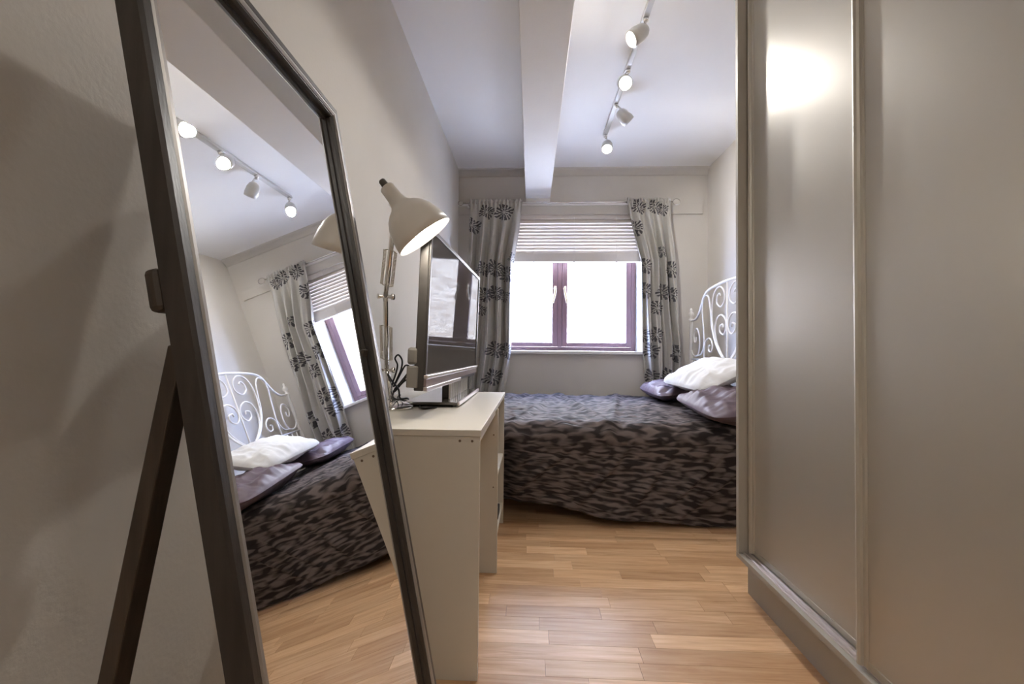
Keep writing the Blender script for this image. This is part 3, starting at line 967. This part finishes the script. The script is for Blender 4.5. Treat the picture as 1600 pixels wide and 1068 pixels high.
for xx in (-0.216, -0.178):
    MB().lathe((xx, Y1 + 0.0039, ZD - 0.034), (0, -1, 0), [(0, 0.0042), (0.0012, 0.0036)], 12).build('screw_cap', 'screw_brown', dk)
for zz in (0.62, 0.385):
    MB().lathe((XD - 0.015, Y3 - 0.0001, zz), (0, -1, 0), [(0, 0.0038), (0.001, 0.0032)], 12).build('screw_cap', 'screw_brown', dk)
bx = MB().box(-0.30, -0.165, 2.30, 2.42, 0.1205, 0.165)
bx.box(-0.28, -0.19, 2.31, 2.41, 0.1655, 0.185)
tag(bx.build('black_box', 'black_plastic', bevel=0.004, origin=(-0.23, 2.36, 0.12)), 'small black box on the lowest desk shelf', 'box')

# ------------------------------------------------------------------ television
tv = thing('television', (-0.42, 2.15, ZD), 'large flat screen television on glass stand reflecting the window', 'television')
TN, TF = Vector((-0.372, 1.503, 0)), Vector((-0.330, 2.557, 0))
TL = (TF - TN).length
td = (TF - TN).normalized()
TILT = 0.035
tn = Vector((td.y, -td.x, 0))
tup = (Vector((0, 0, 1)) + tn * TILT).normalized()
tnn = td.cross(tup)
if tnn.x < 0: tnn = -tnn
TO = TN + Vector((0, 0, 0.858))
TH = 0.570
BZ = 0.028
fr = MB()
fr.obox(TO, td, tnn, tup, 0, TL, -0.034, 0, 0, TH)
tvb = fr.build('housing', 'tv_grey', tv, bevel=0.004)
MB().obox(TO, td, tnn, tup, 0.14, TL - 0.14, -0.075, -0.0345, 0.05, TH - 0.10).build('rear_bulge', 'tv_grey', tvb, bevel=0.012)
bz = MB()
bz.obox(TO, td, tnn, tup, 0, TL, 0.0003, 0.007, TH - 0.016, TH)
bz.obox(TO, td, tnn, tup, 0, 0.016, 0.0003, 0.007, 0.055, TH - 0.016)
bz.obox(TO, td, tnn, tup, TL - 0.016, TL, 0.0003, 0.007, 0.055, TH - 0.016)
bz.build('bezel', 'tv_grey', tv, bevel=0.002)
MB().obox(TO, td, tnn, tup, 0, TL, 0.0003, 0.010, 0.016, 0.043).build('speaker_bar', 'tv_bar', tv, bevel=0.002)
MB().obox(TO, td, tnn, tup, 0, TL, 0.0003, 0.014, 0.044, 0.056).build('upper_strip', 'tv_silver', tv, bevel=0.002)
MB().obox(TO, td, tnn, tup, 0, TL * 0.56, 0.0003, 0.014, 0.000, 0.015).build('lower_strip', 'tv_silver', tv, bevel=0.002)
MB().obox(TO, td, tnn, tup, 0.0165, TL - 0.0165, 0.0003, 0.003, 0.0565, TH - 0.0165).build('screen', 'tv_screen', tv)
# connector modules on the near rear side
md = MB().obox(TO, td, tnn, tup, -0.006, 0.10, -0.060, -0.020, 0.010, 0.085)
md.build('connector_module', 'tv_module', tv, bevel=0.004)
MB().obox(TO, td, tnn, tup, -0.004, 0.09, -0.062, -0.024, 0.090, 0.150).build('connector_module', 'tv_module', tv, bevel=0.010)
# neck and base
sc = TO + td * (TL * 0.62)
MB().obox(Vector((sc.x, sc.y, ZD)), td, tn, Vector((0, 0, 1)), -0.12, 0.12, -0.065, -0.022, 0.018, 0.13).build('stand_neck', 'tv_grey', tv, bevel=0.006)
base = MB().box(-0.545, -0.312, 1.86, 2.545, ZD + 0.010, ZD + 0.022).build('stand_base', 'stand_glass', tv, bevel=0.003)
MB().box(-0.3118, -0.302, 1.86, 2.545, ZD + 0.008, ZD + 0.024).build('base_edge', 'tv_silver', base, bevel=0.002)
for (xx, yy) in ((-0.53, 1.89), (-0.33, 1.89), (-0.53, 2.51), (-0.33, 2.51)):
    MB().lathe((xx, yy, ZD + 0.0003), (0, 0, 1), [(0, 0.010), (0.0095, 0.010)], 12).build('foot', 'rubber_dark', base)
# pale upright ribs between base and screen
for k in range(11):
    y_ = 1.98 + k * 0.050
    MB().box(-0.372, -0.362, y_, y_ + 0.016, ZD + 0.0222, 0.853).build('stand_rib', 'disc_case', tv, bevel=0.001)

# ------------------------------------------------------------------ desk lamp
lbx, lby = -0.575, 1.80
lp = thing('desk_lamp', (lbx, lby, ZD), 'grey balanced arm desk lamp, lit, beside the television', 'lamp')
MB().lathe((lbx, lby, ZD + 0.0005), (0, 0, 1), [(0, 0.088), (0.006, 0.090), (0.012, 0.086), (0.022, 0.066), (0.030, 0.040), (0.034, 0.016)], 32).build('base', 'chrome', lp)
P0 = Vector((lbx, lby, ZD + 0.034)); P1 = Vector((-0.578, 1.74, 0.92)); P2 = Vector((-0.520, 1.54, 1.19)); P3 = Vector((-0.455, 1.42, 1.425))
MB().lathe(P0, P1 - P0, [(0, 0.010), ((P1 - P0).length, 0.008)], 12).build('stem', 'chrome', lp)
def arm(A, B, nm):
    d = (B - A).normalized()
    side = d.cross(Vector((0, 1, 0))).normalized()
    a = MB().lathe(A, d, [(0, 0.0085), ((B - A).length, 0.0085)], 12).build(nm, 'chrome', lp)
    ln = (B - A).length
    for s in (-1, 1):
        q0 = A + d * (ln * 0.16) + side * (s * 0.019); q1 = A + d * (ln * 0.62) + side * (s * 0.019)
        sp = MB()
        sp.tube([A + d * (ln * 0.14), q0], 0.0018, 6)
        turns = 26; pts = []
        for k in range(turns * 8 + 1):
            t = k / (turns * 8); an = 2 * math.pi * turns * t
            b2 = side.cross(d)
            pts.append(q0 + (q1 - q0) * t + (side * math.cos(an) + b2 * math.sin(an)) * 0.0052)
        sp.tube(pts, 0.0013, 5)
        sp.tube([q1, A + d * (ln * 0.64)], 0.0018, 6)
        sp.build('spring', 'lamp_spring', a)
    return a
arm(P1, P2, 'lower_arm')
arm(P2, P3, 'upper_arm')
for P in (P1, P2):
    MB().lathe(P + Vector((-0.028, -0.010, 0)), (1, 0.3, 0), [(0, 0.007), (0.006, 0.011), (0.012, 0.006), (0.046, 0.006), (0.050, 0.012), (0.060, 0.012), (0.063, 0.006)], 12).build('joint', 'chrome', lp)
# shade
SD = Vector((0.61, 0.16, -0.785)).normalized()       # direction the lamp shines
SC = Vector((-0.342, 1.385, 1.362))                   # centre of the rim
prof_s = [(-0.196, 0.019), (-0.192, 0.023), (-0.150, 0.025), (-0.132, 0.029), (-0.121, 0.038), (-0.112, 0.052), (-0.098, 0.067), (-0.078, 0.080), (-0.05, 0.090), (-0.025, 0.0955), (0.0, 0.0985)]
inner = [(0.0, 0.0965), (-0.025, 0.0935), (-0.05, 0.088), (-0.078, 0.078), (-0.098, 0.065), (-0.110, 0.050), (-0.118, 0.030), (-0.120, 0.001)]
shade = MB().lathe(SC, SD, prof_s + inner, 40, True, True).build('shade', 'lamp_paint', lp)
MB().lathe(SC - SD * 0.196, -SD, [(0.0005, 0.012), (0.020, 0.011), (0.024, 0.008)], 14).build('switch', 'rubber_dark', shade)
nk = MB().tube([P3, P3 + Vector((0.012, -0.004, 0.03)), SC - SD * 0.135 + Vector((-0.026, 0, -0.006))], 0.006, 8)
nk.build('swivel', 'chrome', lp)
MB().lathe(SC - SD * 0.112, SD, [(0, 0.014), (0.02, 0.018), (0.05, 0.030), (0.075, 0.034), (0.095, 0.026), (0.108, 0.004)], 20).build('bulb', 'desk_bulb_glow', shade)
ll = bpy.data.lights.new('desk_lamp_light', 'SPOT')
ll.energy = DESK_LAMP_W; ll.color = (1.0, 0.93, 0.84); ll.shadow_soft_size = 0.03
ll.spot_size = math.radians(150); ll.spot_blend = 0.4
llo = bpy.data.objects.new('desk_lamp_light', ll)
COL.objects.link(llo); llo.parent = lp
llo.location = SC + SD * 0.012 - Vector((lbx, lby, ZD))
llo.rotation_euler = SD.to_track_quat('-Z', 'Y').to_euler()

# cables
def cable(label, pts, r=0.0042, sub=6):
    o = MB().tube(catmull(pts, sub), r, 6).build('cable', 'cable_black', origin=pts[0])
    return tag(o, label, 'cable', 'cables behind the television')
zc = ZD + 0.005
cable('dark mains cable bundled in tall loops behind the television',
      [(-0.500, 1.80, 0.860), (-0.577, 2.04, 0.863), (-0.607, 2.05, 0.844), (-0.644, 2.05, 0.803), (-0.657, 2.05, 0.825), (-0.639, 2.05, 0.884), (-0.627, 2.04, 0.929), (-0.636, 2.03, 0.960), (-0.621, 2.03, 0.977),
       (-0.603, 2.03, 0.953), (-0.608, 2.04, 0.914), (-0.626, 2.05, 0.875), (-0.650, 2.06, 0.827), (-0.639, 2.07, 0.851), (-0.615, 2.07, 0.899), (-0.597, 2.07, 0.927), (-0.578, 2.07, 0.918), (-0.589, 2.07, 0.881), (-0.620, 2.07, 0.838), (-0.653, 2.06, 0.801), (-0.665, 2.03, zc), (-0.690, 1.96, zc)])
cable('dark cable running from the television side down to the desk',
      [(-0.415, 1.58, 0.950), (-0.455, 1.66, 0.928), (-0.520, 1.80, 0.890), (-0.585, 1.93, 0.848), (-0.630, 2.00, 0.812), (-0.640, 2.04, zc + 0.01), (-0.560, 2.02, zc), (-0.50, 1.96, zc), (-0.462, 1.82, zc), (-0.43, 1.78, zc), (-0.395, 1.83, zc)])
cable('dark lamp flex trailing over the desk to the television stand',
      [(-0.566, 1.715, 0.905), (-0.560, 1.74, 0.880), (-0.572, 1.88, 0.830), (-0.600, 2.00, zc + 0.016), (-0.590, 2.09, zc + 0.006), (-0.565, 1.99, zc), (-0.66, 2.16, zc), (-0.69, 2.30, zc)])

# ------------------------------------------------------------------ standing mirror
MM = Vector((-0.5024, 1.0923, 1.6127))
ma, mth = 0.0107, 0.1898
mh = Vector((-math.sin(ma), math.cos(ma), 0)); mnh = Vector((math.cos(ma), math.sin(ma), 0))
mup = -math.sin(mth) * mnh + math.cos(mth) * Vector((0, 0, 1))
mn = math.cos(mth) * mnh + math.sin(mth) * Vector((0, 0, 1))
MW = 0.612                       # frame width
MLEN = MM.z / mup.z - 0.004      # down to the floor
mr = thing('standing_mirror', tuple(MM - mup * MLEN - mh * (MW / 2)), 'tall dark framed standing mirror leaning beside the desk', 'mirror')
FWID, FTH = 0.034, 0.030
def frame_bar(name, along, across, a0, a1, start):
    """moulded bar: along runs a0..a1, across points from the outer edge inward; mitred ends"""
    prof = [(0.0, -FTH), (0.0, -0.004), (0.004, 0.0), (0.016, 0.0), (0.018, -0.005), (0.022, -0.006), (0.025, -0.003), (0.031, -0.004), (FWID, -0.010), (FWID, -0.0185), (FWID + 0.006, -0.0195), (FWID + 0.006, -FTH)]
    m = MB(); nq = len(prof)
    for e, sg in ((a0, 1), (a1, -1)):
        for (p, q) in prof:
            m.v.append(tuple(start + along * (e + sg * p) + across * p + mn * q))
    flip = along.cross(across).dot(mn) > 0
    for k in range(nq):
        k2 = (k + 1) % nq
        q = (k, k2, nq + k2, nq + k)
        m.f.append(q[::-1] if flip else q); m.smooth.append(False)
    m.f.append(tuple(range(nq)) if flip else tuple(reversed(range(nq))))
    m.f.append(tuple(nq + k for k in (reversed(range(nq)) if flip else range(nq))))
    m.smooth += [False, False]
    o = m.build(name, 'frame_espresso', mr)
    # inner bead, its pale tone imitates a reflection on the frame
    b = MB(); pr = [(0.0170, -0.0030), (0.0180, -0.0055), (0.0285, -0.0055), (0.0290, -0.0020), (0.0250, 0.0012), (0.0200, 0.0012)]
    nb = len(pr)
    for e, sg in ((a0, 1), (a1, -1)):
        for (p, q) in pr:
            b.v.append(tuple(start + along * (e + sg * p) + across * p + mn * q))
    for k in range(nb):
        k2 = (k + 1) % nb
        q = (k, k2, nb + k2, nb + k)
        b.f.append(q[::-1] if flip else q); b.smooth.append(False)
    b.build('bead', 'bead_glint', o)
    return o
TL_ = MM - mh * MW
BR_ = MM - mup * MLEN
frame_bar('frame_stile', mup, -mh, -MLEN, 0, MM)
frame_bar('frame_stile', mup, mh, -MLEN, 0, TL_)
frame_bar('frame_rail', mh, -mup, -MW, 0, MM)
frame_bar('frame_rail', mh, mup, -MW, 0, BR_)
MB().obox(MM, mh, mup, mn, -MW + FWID - 0.002, -FWID + 0.002, -MLEN + FWID - 0.002, -FWID + 0.002, -0.026, -0.020).build('mirror_glass', 'mirror_glass', mr)
MB().obox(MM, mh, mup, mn, -MW + 0.008, -0.008, -MLEN + 0.008, -0.008, -0.0335, -0.0302).build('backing_board', 'leg_espresso', mr)
# easel legs
def at_m(hh, s, q=0.0):
    return MM + mh * hh + mup * s + mn * q
zh = 1.05
for hh in (-MW + 0.004, -0.060):
    s0 = (zh - MM.z) / mup.z
    T = at_m(hh, s0, 0); T = Vector((-0.398, T.y, 1.0))
    Bt = Vector((-0.588, T.y, 0.002))
    d = (T - Bt).normalized()
    wv = mh
    tv_ = wv.cross(d).normalized()
    if tv_.x > 0: tv_ = -tv_
    ln = (T - Bt).length
    leg = MB().obox(Bt, wv, tv_, d, 0.0, 0.027, 0.0, 0.019, 0.012, ln).build('leg', 'leg_espresso', mr, bevel=0.002)
    hb = at_m(hh, (1.075 - MM.z) / mup.z, -0.034)
    MB().obox(hb, mh, mup, mn, 0.0, 0.055, -0.026, 0.026, -0.020, -0.0005).build('hinge_block', 'leg_espresso', mr, bevel=0.007)
cb0 = at_m(-MW + 0.06, 0); 
MB().box(-0.574, -0.560, 0.512, 1.03, 0.16, 0.20).build('stretcher', 'leg_espresso', mr, bevel=0.002)

# ------------------------------------------------------------------ ceiling track light
TX = 0.60
trk = thing('track_light', (TX, 2.9, H), 'white ceiling track with four adjustable spotlights, all lit', 'track light')
MB().box(TX - 0.016, TX + 0.016, 2.10, 3.66, H - 0.026, H - 0.0005).build('track', 'spot_paint', trk, bevel=0.003)
MB().box(TX - 0.04, TX + 0.04, 2.02, 2.16, H - 0.034, H - 0.0265).build('feed_cover', 'spot_paint', trk, bevel=0.003)
heads = [((0.560, 2.325, 2.690), (-0.78, -0.10, -0.60)),
         ((0.570, 2.755, 2.695), (0.02, -0.80, -0.60)),
         ((0.650, 3.145, 2.690), (0.74, 0.22, -0.62)),
         ((0.610, 3.600, 2.690), (-0.12, -0.60, -0.79))]
for (c, d), watts in zip(heads, SPOT_W):
    c = Vector(c); d = Vector(d).normalized()
    hd = MB().lathe(c - d * 0.055, d, [(0, 0.012), (0.004, 0.022), (0.018, 0.034), (0.045, 0.043), (0.085, 0.046), (0.112, 0.043), (0.112, 0.039), (0.100, 0.038), (0.098, 0.001)], 28).build('spot_head', 'spot_paint', trk)
    back = c - d * 0.03 + Vector((0, 0, 0.03))
    topp = Vector((TX, c.y + 0.02, H - 0.026))
    st = MB().tube(catmull([topp, topp + Vector((0, 0, -0.025)), (topp + back) / 2 + Vector((0, 0.01, 0.005)), back], 5), 0.007, 10)
    st.lathe(topp + Vector((0, 0, 0)), (0, 0, -1), [(0, 0.015), (0.018, 0.015), (0.022, 0.009)], 14)
    st.build('stem', 'chrome', hd)
    MB().lathe(c + d * 0.0455, d, [(0, 0.036), (0.004, 0.036), (0.008, 0.028)], 24).build('lamp_lens', 'bulb_glow', hd)
    sl_ = bpy.data.lights.new('spot_lamp', 'SPOT')
    sl_.energy = watts; sl_.color = (1.0, 0.965, 0.91); sl_.shadow_soft_size = 0.03
    sl_.spot_size = math.radians(128); sl_.spot_blend = 1.0
    so = bpy.data.objects.new('spot_lamp', sl_)
    COL.objects.link(so); so.parent = trk
    so.location = c + d * 0.085 - Vector((TX, 2.9, H))
    so.rotation_euler = d.to_track_quat('-Z', 'Y').to_euler()

# ------------------------------------------------------------------ added fill lamp behind the viewer, lightens the mirror's wall shadow
dm = thing('fill_lamp', (0.45, -1.45, H), 'round ceiling fill lamp added behind the viewer', 'lamp')
MB().lathe((0.45, -1.45, H - 0.0005), (0, 0, -1), [(0, 0.17), (0.022, 0.17), (0.026, 0.163)], 32).build('mount', 'white_gloss_paint', dm)
emit('fill_glow', (1.0, 0.95, 0.88), REAR_FILL)
MB().lathe((0.45, -1.45, H - 0.0268), (0, 0, -1), [(0, 0.160), (0.02, 0.156), (0.04, 0.140), (0.058, 0.105), (0.068, 0.055), (0.071, 0.004)], 32).build('fill_bowl', 'fill_glow', dm)
